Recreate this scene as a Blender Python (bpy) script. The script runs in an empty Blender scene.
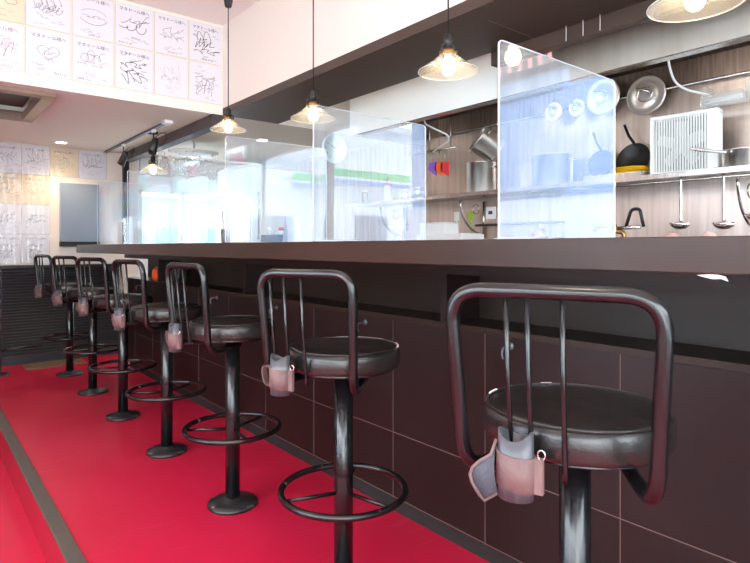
import bpy, math, random
from mathutils import Vector, Matrix
R = math.radians
PI = math.pi
random.seed(7)
col = bpy.context.scene.collection
sc = bpy.context.scene

# ------------------------------------------------------------------ camera
F = 570.0
YAW, PITCH, EYE = R(39.2), 0.0, 1.05
cam_d = bpy.data.cameras.new('camera')
cam = bpy.data.objects.new('camera', cam_d); col.objects.link(cam)
cam_d.sensor_width = 36.0; cam_d.lens = 36.0*F/750.0
cam_d.shift_y = -34.5/750
cam_d.clip_start = 0.05; cam_d.clip_end = 200
cam.location = (0, 0, EYE)
cam.rotation_euler = (R(90)-PITCH, 0, -YAW)
sc.camera = cam
RM = cam.rotation_euler.to_matrix()
def ray(x, y):
    return RM @ Vector(((x-375)/F, -(y-247.0)/F, -1.0))
def onX(x, y, X):
    d = ray(x, y); return Vector((0, 0, EYE)) + d*(X/d.x)
def onY(x, y, Y):
    d = ray(x, y); return Vector((0, 0, EYE)) + d*(Y/d.y)

# ------------------------------------------------------------------ materials
def srgb(r, g, b):
    f = lambda c: (c/255/12.92) if c/255 <= .04045 else ((c/255+.055)/1.055)**2.4
    return (f(r), f(g), f(b), 1)
def mat(name, c, rough=.5, metal=0., coat=0., noise=None, bump=None, spec=.5, emit=None, trans=0., c2=None, stretch=None):
    m = bpy.data.materials.new(name); m.use_nodes = True
    nt = m.node_tree; b = nt.nodes['Principled BSDF']
    b.inputs['Base Color'].default_value = c
    b.inputs['Roughness'].default_value = rough
    b.inputs['Metallic'].default_value = metal
    b.inputs['Specular IOR Level'].default_value = spec
    b.inputs['Coat Weight'].default_value = coat
    b.inputs['Transmission Weight'].default_value = trans
    if emit:
        b.inputs['Emission Color'].default_value = emit[0]; b.inputs['Emission Strength'].default_value = emit[1]
    if noise or bump:
        tc = nt.nodes.new('ShaderNodeTexCoord'); mp = nt.nodes.new('ShaderNodeMapping')
        nt.links.new(tc.outputs['Object'], mp.inputs[0])
        if stretch: mp.inputs['Scale'].default_value = stretch
    if noise:
        # noise = (scale, threshold low, threshold high) mixes c -> c2
        n = nt.nodes.new('ShaderNodeTexNoise'); n.inputs['Scale'].default_value = noise[0]; n.inputs['Detail'].default_value = 5
        cr = nt.nodes.new('ShaderNodeValToRGB')
        cr.color_ramp.elements[0].position = noise[1]; cr.color_ramp.elements[0].color = c
        cr.color_ramp.elements[1].position = noise[2]; cr.color_ramp.elements[1].color = c2
        nt.links.new(mp.outputs[0], n.inputs['Vector']); nt.links.new(n.outputs['Fac'], cr.inputs[0])
        nt.links.new(cr.outputs[0], b.inputs['Base Color'])
    if bump:
        n = nt.nodes.new('ShaderNodeTexNoise'); n.inputs['Scale'].default_value = bump[0]; n.inputs['Detail'].default_value = 3
        bm = nt.nodes.new('ShaderNodeBump'); bm.inputs['Strength'].default_value = bump[1]; bm.inputs['Distance'].default_value = .01
        nt.links.new(mp.outputs[0], n.inputs['Vector']); nt.links.new(n.outputs['Fac'], bm.inputs['Height'])
        nt.links.new(bm.outputs[0], b.inputs['Normal'])
    return m
def clear_mat(name, tint, ior, haze=0., hazecol=(1, 1, 1, 1), bump=None, rough=0.0):
    m = bpy.data.materials.new(name); m.use_nodes = True
    nt = m.node_tree; nt.nodes.remove(nt.nodes['Principled BSDF'])
    out = nt.nodes['Material Output']
    tr = nt.nodes.new('ShaderNodeBsdfTransparent'); tr.inputs[0].default_value = tint
    gl = nt.nodes.new('ShaderNodeBsdfGlossy'); gl.inputs['Roughness'].default_value = rough
    fr = nt.nodes.new('ShaderNodeFresnel'); # both faces of a sheet reflect alike (no total reflection inside a thin pane)
    ge = nt.nodes.new('ShaderNodeNewGeometry'); mi = nt.nodes.new('ShaderNodeMix')
    mi.inputs[2].default_value = ior; mi.inputs[3].default_value = 1/ior
    nt.links.new(ge.outputs['Backfacing'], mi.inputs[0]); nt.links.new(mi.outputs[0], fr.inputs['IOR'])
    df = nt.nodes.new('ShaderNodeBsdfDiffuse'); df.inputs[0].default_value = hazecol
    m1 = nt.nodes.new('ShaderNodeMixShader'); m1.inputs[0].default_value = haze
    m2 = nt.nodes.new('ShaderNodeMixShader')
    nt.links.new(tr.outputs[0], m1.inputs[1]); nt.links.new(df.outputs[0], m1.inputs[2])
    nt.links.new(fr.outputs[0], m2.inputs[0]); nt.links.new(m1.outputs[0], m2.inputs[1]); nt.links.new(gl.outputs[0], m2.inputs[2])
    nt.links.new(m2.outputs[0], out.inputs[0])
    if bump:
        tc = nt.nodes.new('ShaderNodeTexCoord'); mp = nt.nodes.new('ShaderNodeMapping'); mp.inputs['Rotation'].default_value = (0, .8, 0); mp.inputs['Scale'].default_value = (1, 1, .25)
        n = nt.nodes.new('ShaderNodeTexNoise'); n.inputs['Scale'].default_value = bump[0]; n.inputs['Detail'].default_value = 2
        bm = nt.nodes.new('ShaderNodeBump'); bm.inputs['Strength'].default_value = bump[1]; bm.inputs['Distance'].default_value = .02
        nt.links.new(tc.outputs['Object'], mp.inputs[0]); nt.links.new(mp.outputs[0], n.inputs[0])
        nt.links.new(n.outputs['Fac'], bm.inputs['Height']); nt.links.new(bm.outputs[0], gl.inputs['Normal']); nt.links.new(bm.outputs[0], fr.inputs['Normal'])
    return m

M = {}
M['wall'] = mat('wall_paint', srgb(226, 216, 206), .8, bump=(90, .08))
M['ceil'] = mat('ceiling_paint', srgb(240, 230, 225), .85)
M['lowceil'] = mat('low_ceiling_paint', srgb(240, 238, 226), .85)
M['beam'] = mat('brown_beam_paint', srgb(66, 50, 42), .5, bump=(30, .05))
M['darkbeam'] = mat('dark_grey_beam_paint', srgb(78, 72, 72), .55)
M['paint'] = mat('black_metal_paint', srgb(16, 16, 18), .22, coat=0, spec=.6)
M['worn'] = mat('worn_black_metal_paint', srgb(18, 17, 18), .25, coat=0, noise=(22, .64, .70), c2=srgb(120, 96, 82))
M['chip'] = mat('chipped_base_paint', srgb(34, 33, 34), .35, noise=(30, .66, .69), c2=srgb(150, 132, 116))
M['seat'] = mat('black_seat_leather', srgb(30, 28, 28), .26, coat=.15, bump=(260, .12), noise=(5, .4, .8), c2=srgb(44, 39, 36))
M['piping'] = mat('seat_piping', srgb(28, 27, 28), .3)
M['tear'] = mat('white_torn_lining', srgb(235, 230, 225), .8)
M['sleeve'] = mat('grey_plastic_sleeve', srgb(70, 70, 76), .3)
M['strap'] = mat('pinkish_brown_leather', srgb(98, 74, 73), .65, bump=(200, .2), noise=(14, .35, .7), c2=srgb(114, 88, 86))
M['felt'] = mat('dark_grey_felt', srgb(70, 72, 80), .9, bump=(400, .4))
M['steel'] = mat('brushed_steel', srgb(200, 196, 192), .24, 1., noise=(8, .35, .7), c2=srgb(172, 166, 160), stretch=(1, 14, .4), bump=(10, .03))
M['steelwall'] = mat('steel_wall_sheet', srgb(222, 205, 194), .34, .85, noise=(5, .3, .8), c2=srgb(190, 172, 162), stretch=(1, 7, .5), bump=(6, .03))
M['hoodsteel'] = mat('hood_steel', srgb(232, 226, 218), .3, .7, noise=(1.2, .3, .7), c2=srgb(206, 194, 180), stretch=(1, 6, .1), bump=(3, .15))
M['hooddark'] = mat('greasy_hood_steel', srgb(150, 132, 122), .3, .8, noise=(6, .3, .7), c2=srgb(112, 98, 90), stretch=(1, 9, .5))
M['chrome'] = mat('polished_steel', srgb(225, 225, 225), .1, 1.)
M['potsteel'] = mat('pot_steel', srgb(228, 224, 220), .3, 1.)
M['whitecover'] = mat('white_enamel_panel', srgb(238, 242, 240), .25, 0)
M['white'] = mat('white_plastic', srgb(238, 240, 240), .4)
M['nearblack'] = mat('near_black_matte', srgb(26, 24, 24), .7)  # near-black of the beam post and the kick board
M['blackpl'] = mat('black_plastic', srgb(30, 30, 32), .4)
M['blackpan'] = mat('black_iron_pan', srgb(38, 36, 36), .35, .6)
M['yellow'] = mat('yellow_plastic', srgb(245, 205, 20), .35)
M['paleg'] = mat('pale_grey_plastic', srgb(205, 208, 210), .5)
M['purple'] = mat('purple_silicone', srgb(140, 90, 200), .4)
M['orange'] = mat('orange_silicone', srgb(235, 95, 40), .45)
M['red'] = mat('red_plastic', srgb(215, 50, 60), .4)
M['pink'] = mat('pink_paper', srgb(240, 170, 170), .7)
M['pinkcap'] = mat('pink_cap', srgb(250, 90, 140), .4)
M['green'] = mat('lime_plastic', srgb(170, 205, 60), .4)
M['signgreen'] = mat('green_sign_face', srgb(40, 190, 110), .4)
M['signblue'] = mat('blue_sign_face', srgb(60, 140, 210), .4)
M['brass'] = mat('aged_brass', srgb(150, 118, 70), .3, 1.)
M['card'] = mat('white_card', srgb(228, 228, 234), .55)
M['cardwarm'] = mat('cream_and_lamplit_card', srgb(236, 218, 188), .55)  # cream boards; one board's downlight glow is put into this colour
M['cardedge'] = mat('gold_card_edge', srgb(205, 185, 140), .5)
M['ink'] = mat('grey_ink', srgb(92, 88, 98), .6)
M['inkblack'] = mat('black_ink', srgb(45, 42, 48), .6)
M['inkfaint'] = mat('faint_ink', srgb(170, 165, 168), .6)
M['inkred'] = mat('reddish_ink', srgb(170, 110, 115), .6)
M['monitor'] = mat('blue_grey_screen', srgb(128, 140, 156), .22)
M['mat'] = mat('brown_doormat', srgb(112, 86, 66), .95, bump=(300, .5))
M['louvre'] = mat('dark_louvre_paint', srgb(46, 45, 49), .4)
M['nosing'] = mat('ribbed_grey_metal', srgb(120, 112, 104), .4, .7, bump=(260, .5))
M['riser'] = mat('dark_red_riser', srgb(150, 22, 42), .35)
M['acrylic'] = clear_mat('clear_acrylic', (.95, .98, 1, 1), 1.66, .08, (.90, .94, 1, 1))
M['acrylicedge'] = mat('edge_glow_white', srgb(240, 246, 252), .35, trans=.35)
M['pane'] = clear_mat('window_glass', (.97, .99, 1, 1), 1.2)
M['wrap'] = clear_mat('crinkled_plastic', (.98, .98, .98, 1), 1.55, .03, bump=(16, 1.0), rough=.12)
M['shade'] = clear_mat('ribbed_clear_glass', (.97, .96, .92, 1), 1.5, .10, (1, .97, .90, 1), bump=(40, .5))
M['crystal'] = clear_mat('crystal_glass', (.99, .99, 1, 1), 1.9, .7, (1, 1, 1, 1))
M['clearpl'] = clear_mat('clear_plastic', (.95, .96, .97, 1), 1.5, .25)
M['bulb'] = mat('glowing_bulb', (1, .9, .7, 1), .3, emit=((1, .80, .52, 1), 36))
M['tube'] = mat('fill_tube_glow', (1, 1, 1, 1), .3, emit=((1, .95, .90, 1), 7))  # glow of the added fill tubes
M['led'] = mat('lit_downlight', (1, .9, .7, 1), .3, emit=((1, .86, .66, 1), 22))
M['asphalt'] = mat('pale_paving', srgb(205, 205, 203), .9, bump=(50, .3))
M['facade'] = mat('pale_facade', srgb(228, 236, 244), .8)
M['bluefacade'] = mat('blue_grey_facade', srgb(120, 150, 195), .8)
M['facade2'] = mat('beige_facade', srgb(232, 228, 224), .8)
M['winglass'] = mat('dark_shop_glass', srgb(90, 120, 150), .1)
M['frame'] = mat('grey_aluminium_frame', srgb(105, 110, 120), .4, .5)
M['decal_pink'] = mat('pink_window_sticker', srgb(245, 90, 175), .6)
M['decal_cyan'] = mat('pale_cyan_window_sticker', srgb(150, 225, 235), .6)
M['decal_green'] = mat('lime_window_sticker', srgb(190, 235, 110), .6)
M['clock'] = mat('clock_face', srgb(215, 238, 240), .5)

def translucent(name, c):
    m = bpy.data.materials.new(name); m.use_nodes = True; nt = m.node_tree; nt.nodes.remove(nt.nodes['Principled BSDF'])
    a = nt.nodes.new('ShaderNodeBsdfTranslucent'); b = nt.nodes.new('ShaderNodeBsdfDiffuse'); x = nt.nodes.new('ShaderNodeMixShader')
    a.inputs[0].default_value = c; b.inputs[0].default_value = c; x.inputs[0].default_value = .4
    nt.links.new(a.outputs[0], x.inputs[1]); nt.links.new(b.outputs[0], x.inputs[2]); nt.links.new(x.outputs[0], nt.nodes['Material Output'].inputs[0])
    return m
M['decal_pink'] = translucent('pink_window_film', srgb(245, 90, 175))
M['decal_cyan'] = translucent('pale_cyan_window_film', srgb(170, 232, 240))
M['decal_green'] = translucent('lime_window_film', srgb(190, 235, 110))
def red_floor():
    m = bpy.data.materials.new('red_floor_sheet'); m.use_nodes = True
    nt = m.node_tree; b = nt.nodes['Principled BSDF']; L = nt.links.new
    tc = nt.nodes.new('ShaderNodeTexCoord')
    n = nt.nodes.new('ShaderNodeTexNoise'); n.inputs['Scale'].default_value = 1.6; n.inputs['Detail'].default_value = 6
    cr = nt.nodes.new('ShaderNodeValToRGB')
    cr.color_ramp.elements[0].position = .3; cr.color_ramp.elements[0].color = srgb(176, 18, 50)
    cr.color_ramp.elements[1].position = .72; cr.color_ramp.elements[1].color = srgb(188, 28, 62)
    L(tc.outputs['Object'], n.inputs[0]); L(n.outputs['Fac'], cr.inputs[0])
    # scuffs
    mp = nt.nodes.new('ShaderNodeMapping'); mp.inputs['Scale'].default_value = (.5, 3.0, 1); mp.inputs['Rotation'].default_value = (0, 0, .5)
    n2 = nt.nodes.new('ShaderNodeTexNoise'); n2.inputs['Scale'].default_value = 5; n2.inputs['Detail'].default_value = 8; n2.inputs['Distortion'].default_value = 1.2
    c2 = nt.nodes.new('ShaderNodeValToRGB'); c2.color_ramp.elements[0].position = .60; c2.color_ramp.elements[0].color = (0, 0, 0, 1); c2.color_ramp.elements[1].position = .8; c2.color_ramp.elements[1].color = (.35, .35, .35, 1)
    L(tc.outputs['Object'], mp.inputs[0]); L(mp.outputs[0], n2.inputs[0]); L(n2.outputs['Fac'], c2.inputs[0])
    mx = nt.nodes.new('ShaderNodeMixRGB'); mx.inputs[2].default_value = srgb(228, 78, 96)
    L(c2.outputs[0], mx.inputs[0]); L(cr.outputs[0], mx.inputs[1]); L(mx.outputs[0], b.inputs['Base Color'])
    b.inputs['Roughness'].default_value = .36; b.inputs['Specular IOR Level'].default_value = .45
    bm = nt.nodes.new('ShaderNodeBump'); bm.inputs['Strength'].default_value = .12; bm.inputs['Distance'].default_value = .01
    L(n.outputs['Fac'], bm.inputs['Height']); L(bm.outputs[0], b.inputs['Normal'])
    return m
M['floor'] = red_floor()
def panel_mat():
    """dark brown laminate with the thin pale seams between its sheets (geometry carries the seams)"""
    return mat('dark_brown_laminate', srgb(27, 15, 14), .42, spec=.35, noise=(3, .3, .75), c2=srgb(30, 18, 17), bump=(14, .05))
M['panel'] = panel_mat()
M['seam'] = mat('pale_seam', srgb(100, 82, 78), .5)
M['niche'] = mat('niche_board', srgb(38, 27, 21), .45, spec=.3)
M['counter'] = mat('brown_grey_counter', srgb(60, 42, 35), .36, 0, spec=.3, noise=(4, .3, .7), c2=srgb(46, 32, 25), stretch=(1, .3, 2), bump=(12, .03))

# ------------------------------------------------------------------ mesh builder
class MB:
    def __init__(self): self.v = []; self.f = []; self.m = []; self.s = []
    def add(self, vs, fs, mi=0, smooth=False):
        o = len(self.v); self.v += [tuple(v) for v in vs]
        for f in fs: self.f.append([i+o for i in f]); self.m.append(mi); self.s.append(smooth)
        return self
    def box(self, x0, x1, y0, y1, z0, z1, mi=0, M4=None):
        vs = [(x, y, z) for x in (x0, x1) for y in (y0, y1) for z in (z0, z1)]
        if M4 is not None: vs = [M4 @ Vector(v) for v in vs]
        return self.add(vs, [(0, 1, 3, 2), (4, 6, 7, 5), (0, 4, 5, 1), (2, 3, 7, 6), (0, 2, 6, 4), (1, 5, 7, 3)], mi)
    def tube(self, pts, r, n=10, mi=0, closed=False, caps=True):
        pts = [Vector(p) for p in pts]; k = len(pts)
        rs = r if isinstance(r, (list, tuple)) else [r]*k
        up = Vector((0, 0, 1)); prev = None; vs = []
        for i, p in enumerate(pts):
            if closed: t = pts[(i+1) % k]-pts[i-1]
            else: t = pts[min(i+1, k-1)]-pts[max(i-1, 0)]
            t.normalize()
            if prev is None:
                a = up if abs(t.z) < .9 else Vector((1, 0, 0))
                n1 = t.cross(a).normalized()
            else:
                n1 = (prev-t*prev.dot(t)).normalized()
            prev = n1; n2 = t.cross(n1)
            for j in range(n):
                a = 2*PI*j/n; vs.append(p+(n1*math.cos(a)+n2*math.sin(a))*rs[i])
        fs = []
        for i in range(k if closed else k-1):
            for j in range(n):
                a = i*n+j; b = i*n+(j+1) % n; c = ((i+1) % k)*n+(j+1) % n; d = ((i+1) % k)*n+j
                fs.append((a, b, c, d))
        if caps and not closed:
            fs.append(tuple(reversed(range(n)))); fs.append(tuple((k-1)*n+j for j in range(n)))
        return self.add(vs, fs, mi, True)
    def lathe(self, prof, n=32, c=(0, 0, 0), mi=0, M4=None, smooth=True):
        vs = []; fs = []
        for (r, z) in prof:
            for j in range(n):
                a = 2*PI*j/n; v = Vector((r*math.cos(a), r*math.sin(a), z))
                if M4 is not None: v = M4 @ v
                vs.append(v+Vector(c))
        for i in range(len(prof)-1):
            for j in range(n):
                fs.append((i*n+j, i*n+(j+1) % n, (i+1)*n+(j+1) % n, (i+1)*n+j))
        if prof[0][0] > 1e-5: fs.append(tuple(reversed(range(n))))
        if prof[-1][0] > 1e-5: fs.append(tuple((len(prof)-1)*n+j for j in range(n)))
        return self.add(vs, fs, mi, smooth)
    def openlathe(self, prof, n=32, c=(0, 0, 0), mi=0, M4=None):
        vs = []; fs = []
        for (r, z) in prof:
            for j in range(n):
                a = 2*PI*j/n; v = Vector((r*math.cos(a), r*math.sin(a), z))
                if M4 is not None: v = M4 @ v
                vs.append(v+Vector(c))
        for i in range(len(prof)-1):
            for j in range(n):
                fs.append((i*n+j, i*n+(j+1) % n, (i+1)*n+(j+1) % n, (i+1)*n+j))
        return self.add(vs, fs, mi, True)
    def ribbon(self, pts, w, y=0.0, mi=0):
        """flat stroke in the local XZ plane"""
        vs = []; k = len(pts)
        for i, p in enumerate(pts):
            a = pts[max(i-1, 0)]; b = pts[min(i+1, k-1)]
            dx, dz = b[0]-a[0], b[1]-a[1]; l = math.hypot(dx, dz) or 1
            nx, nz = -dz/l*w/2, dx/l*w/2
            vs += [(p[0]+nx, y, p[1]+nz), (p[0]-nx, y, p[1]-nz)]
        return self.add(vs, [(2*i, 2*i+1, 2*i+3, 2*i+2) for i in range(k-1)], mi)
    def text(self, s, size, x, z, y=0.0, mi=0, shear=0):
        cu = bpy.data.curves.new('t', 'FONT'); cu.body = s; cu.size = size; cu.resolution_u = 1; cu.shear = shear
        o = bpy.data.objects.new('t', cu); col.objects.link(o)
        dg = bpy.context.evaluated_depsgraph_get(); dg.update()
        me = bpy.data.meshes.new_from_object(o.evaluated_get(dg))
        self.add([(v.co.x+x, y, v.co.y+z) for v in me.vertices], [list(p.vertices) for p in me.polygons], mi)
        bpy.data.objects.remove(o); bpy.data.meshes.remove(me); bpy.data.curves.remove(cu)
        return self
    def build(self, name, mats, parent=None, loc=None, bevel=0, rot=None):
        if not isinstance(mats, (list, tuple)): mats = [mats]
        me = bpy.data.meshes.new(name); me.from_pydata(self.v, [], self.f)
        for m in mats: me.materials.append(m)
        me.polygons.foreach_set('material_index', self.m)
        me.polygons.foreach_set('use_smooth', self.s)
        me.update()
        o = bpy.data.objects.new(name, me); col.objects.link(o)
        if parent is not None: o.parent = parent
        if loc is not None: o.location = loc
        if rot is not None: o.rotation_euler = rot
        if bevel:
            b = o.modifiers.new('bevel', 'BEVEL'); b.width = bevel; b.segments = 2; b.limit_method = 'ANGLE'
        return o
def tag(o, label=None, cat=None, group=None, kind=None):
    if label: o['label'] = label
    if cat: o['category'] = cat
    if group: o['group'] = group
    if kind: o['kind'] = kind
    return o
def thing(name, label, cat, loc=(0, 0, 0), rz=0, group=None):
    o = bpy.data.objects.new(name, None); o.empty_display_size = .1; col.objects.link(o)
    o.location = loc; o.rotation_euler = (0, 0, rz)
    return tag(o, label, cat, group)
def struct(name, mb, m, bevel=0):
    o = mb.build(name, m, bevel=bevel); o['kind'] = 'structure'; return o
def copy_tree(o, parent=None):
    c = o.copy(); col.objects.link(c)
    if parent is not None: c.parent = parent
    for ch in list(o.children): copy_tree(ch, c)
    return c
def arc(cx, cy, r, a0, a1, n):
    return [(cx+r*math.cos(a0+(a1-a0)*i/n), cy+r*math.sin(a0+(a1-a0)*i/n)) for i in range(n+1)]
def roundpath(pts, r, n=6):
    """polyline with rounded corners (3D)"""
    pts = [Vector(p) for p in pts]; out = [pts[0]]
    for i in range(1, len(pts)-1):
        p = pts[i]; a = (pts[i-1]-p); b = (pts[i+1]-p)
        rr = min(r, a.length*.49, b.length*.49)
        a = p+a.normalized()*rr; b = p+b.normalized()*rr
        for k in range(n+1):
            t = k/n; out.append(a*(1-t)**2+p*2*t*(1-t)+b*t*t)
    out.append(pts[-1]); return out

# ------------------------------------------------------------------ room
XL, XB, YF, YS = -1.8, 3.35, 6.1, -1.5       # left wall, kitchen back wall, far wall, street side
ZC, ZL, XBEAM, YBULK, ZFLOW = 2.645, 2.0, 1.75, 3.88, -.16
XP = .455                                     # platform edge
struct('floor', MB().box(XP-.045, XB+.1, YS-.1, YF+.1, -.3, 0), M['floor'])
mb = MB().box(XL-.1, XP-.045, YS-.1, YF+.1, -.3, ZFLOW); struct('floor_lower', mb, M['floor'])
struct('trim_1', MB().box(XP-.049, XP-.045, YS, YF, ZFLOW, -.004), M['riser'])
struct('trim_2', MB().box(XP-.052, XP, YS, YF, -.004, .005), M['nosing'], .001)
struct('floor_kitchen', MB().box(1.745, XB, YS, YF, 0, .004), mat('grey_kitchen_floor', srgb(150, 146, 142), .5, noise=(12, .4, .7), c2=srgb(130, 126, 122)))  # unseen grey slab, added to keep red bounce off the kitchen steel
struct('wall_far', MB().box(XL-.1, 1.82, YF, YF+.1, -.3, ZC), M['wall'])
# far wall right part, round a window added for whiteness behind the partitions
mb = MB().box(1.82, XB+.1, YF, YF+.1, -.3, 1.05).box(1.82, XB+.1, YF, YF+.1, 1.66, ZC).box(3.25, XB+.1, YF, YF+.1, 1.05, 1.66)
struct('wall_far_kitchen', mb, M['facade'])
o = struct('added_window', MB().box(1.82, 3.25, YF+.04, YF+.05, 1.05, 1.66), M['pane'])
mb = MB()
for x in (1.82, 2.27, 2.74, 3.21): mb.box(x, x+.045, YF+.01, YF+.07, 1.05, 1.66)
mb.box(1.82, 3.25, YF+.01, YF+.07, 1.05, 1.09).box(1.82, 3.25, YF+.01, YF+.07, 1.62, 1.66)
fr = mb.build('window_frame', M['white'], o)
# left wall with its big window
mb = MB().box(XL-.1, XL, YS-.1, YF+.1, -.3, .35).box(XL-.1, XL, 3.1, YF+.1, .35, ZC).box(XL-.1, XL, YS-.1, 3.1, 2.35, ZC)
struct('wall_left', mb, M['wall'])
o = struct('window_2', MB().box(XL-.055, XL-.045, YS, 3.1, .35, 2.35), M['pane'])
mb = MB()
for y in (YS, -.02, 1.5, 3.04): mb.box(XL-.08, XL-.02, y, y+.06, .35, 2.35)
mb.box(XL-.08, XL-.02, YS, 3.1, .35, .41).box(XL-.08, XL-.02, YS, 3.1, 2.29, 2.35)
mb.build('window_frame', M['frame'], o)
# street front behind the camera
mb = MB().box(XL-.1, XB+.1, YS-.1, YS, -.3, .30).box(XL-.1, XB+.1, YS-.1, YS, 2.42, ZC).box(XB-.08, XB+.1, YS-.1, YS, .30, 2.42)
struct('wall_front', mb, M['wall'])
o = struct('window_3', MB().box(XL, XB-.08, YS-.055, YS-.045, .30, 2.42), M['pane'])
mb = MB()
for x in (XL, -.2, .75, 1.75, 2.52, XB-.14): mb.box(x, x+.06, YS-.09, YS-.01, .30, 2.42)
mb.box(XL, XB-.08, YS-.09, YS-.01, .30, .36).box(XL, XB-.08, YS-.09, YS-.01, 2.36, 2.42)
mb.build('window_frame', M['frame'], o)
# kitchen back wall with a window past the right of the photo
mb = MB().box(XB, XB+.1, .3, YF+.1, -.3, ZC).box(XB, XB+.1, YS-.1, .3, -.3, .85).box(XB, XB+.1, YS-.1, .3, 2.3, ZC)
struct('wall_right', mb, M['steelwall'])
o = struct('window_4', MB().box(XB+.045, XB+.055, YS, .3, .85, 2.3), M['pane'])
mb = MB()
for y in (YS, .24): mb.box(XB+.01, XB+.08, y, y+.06, .85, 2.3)
mb.box(XB+.01, XB+.08, YS, .3, .85, .9).box(XB+.01, XB+.08, YS, .3, 2.25, 2.3)
mb.build('window_frame', M['frame'], o)
struct('ceiling', MB().box(XL-.1, XB+.1, YS-.1, YF+.1, ZC, ZC+.1), M['ceil'])
# low ceiling: slab whose front face is the bulkhead that carries the autographs; the cassette sits in a hole
CX0, CX1, CY0, CY1 = -.22, .70, 3.97, 4.88
mb = MB().box(XL, CX0, YBULK, YF, ZL, ZC).box(CX1, XB, YBULK, YF, ZL, ZC).box(CX0, CX1, YBULK, CY0, ZL, ZC).box(CX0, CX1, CY1, YF, ZL, ZC).box(CX0, CX1, CY0, CY1, ZL+.12, ZC)
struct('ceiling_low', mb, M['lowceil'])
# soffit wall over the counter and its brown underside
struct('wall_soffit', MB().box(XBEAM, 2.2, YS, YBULK, ZL+.052, ZC), M['wall'])
mb = MB().box(XBEAM-.003, 2.2, YS, YBULK, ZL, ZL+.05)
for y in (1.55, 3.0): mb.box(XBEAM+.12, 2.2, y, y+.004, ZL-.0015, ZL, 1)
struct('trim_3', mb, [M['beam'], M['seam']])
struct('trim_4', MB().box(2.2, 2.25, YS, 1.80, 1.935, ZC), M['beam'])
struct('trim_5', MB().box(1.67, 1.75, YBULK+.002, YF, 1.915, ZL), M['darkbeam'])
struct('trim_6', MB().box(1.665, 1.715, YF-.07, YF-.01, 1.06, 1.915), M['nearblack'])
struct('trim_7', MB().box(1.83, XB, YF-.05, YF, 1.80, 1.99), M['paleg'])

for px_, yy in ((566, 1), (583, 2), (600, 3)):
    p = onX(px_, 30, 2.18)
    tag(MB().tube([(0, 0, 0), (.001, 0, -.03), (0, 0, -.066)], .0016, 6).build('hanging_thread', M['white'], loc=(2.18, p.y, ZL-.0005)), 'short white thread under the brown soffit, %s of three' % ('leftmost', 'middle', 'rightmost')[yy-1], 'thread', 'white threads under the soffit')
# ------------------------------------------------------------------ counter
cyl = thing('bar_counter', 'long brown-grey counter with dark panelled front running past the row of stools', 'counter', (0, 0, 0))
MB().box(1.08, 1.74, YS+.05, 5.28, 1.003, 1.069).build('worktop', M['counter'], cyl, bevel=.002)
mb = MB().box(1.48, 1.72, YS+.05, 5.24, .06, .765)
YSEAM = [-.61, -.155, .3, .77, 1.235, 1.70, 2.27, 2.74, 3.2, 3.66, 4.12, 4.58, 5.04]
for y in YSEAM: mb.box(1.4788, 1.48, y, y+.0022, .06, .765, 1)
for z in (.318, .064): mb.box(1.4788, 1.48, YS+.05, 5.24, z, z+.0025, 1)
mb.build('front_panel', [M['panel'], M['seam']], cyl)
MB().box(1.495, 1.72, YS+.05, 5.24, .0, .06).build('kick_board', M['nearblack'], cyl)
MB().box(1.462, 1.66, YS+.05, 5.24, .765, .785).build('niche_shelf', M['niche'], cyl, bevel=.001)
MB().box(1.65, 1.72, YS+.05, 5.24, .785, 1.003).build('niche_back', M['niche'], cyl)
MB().box(1.45, 1.475, YS+.05, 5.24, .955, 1.003).build('under_board', M['niche'], cyl)
for y in (-.15, 1.405, 2.975, 4.43):
    MB().box(1.475, 1.65, y, y+.03, .785, 1.003).build('divider', [M['panel']], cyl)
for k in range(-2, 6):
    y = 1.13+.745*k
    if y > 5: continue
    mb = MB().tube(roundpath([(1.479, y, .735), (1.44, y, .735), (1.432, y, .715), (1.44, y, .70)], .01), .0035, 8).lathe([(0, 0), (.012, 0), (.012, .004), (0, .004)], 12, M4=Matrix.Translation((1.4785, y, .735)) @ Matrix.Rotation(-PI/2, 4, 'Y'))
    mb.build('bag_hook', M['frame'], cyl)
mb = MB()
pp = [(0, 0), (.018, .002), (.034, .002), (.046, -.001), (.050, -.009), (.040, -.005), (.026, -.006), (.012, -.003)]
mb.add([(0, -x, z) for x, z in pp]+[(.003, -x, z) for x, z in pp], [tuple(range(8)), tuple(reversed(range(8, 16)))]+[(i, (i+1) % 8, 8+(i+1) % 8, 8+i) for i in range(8)])
p = onX(708, 273, 1.083)
tag(mb.build('torn_tape', M['tear'], loc=(1.086, p.y+.02, 1.000)), 'scrap of torn white tape hanging under the counter edge at the right', 'tape')

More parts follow.
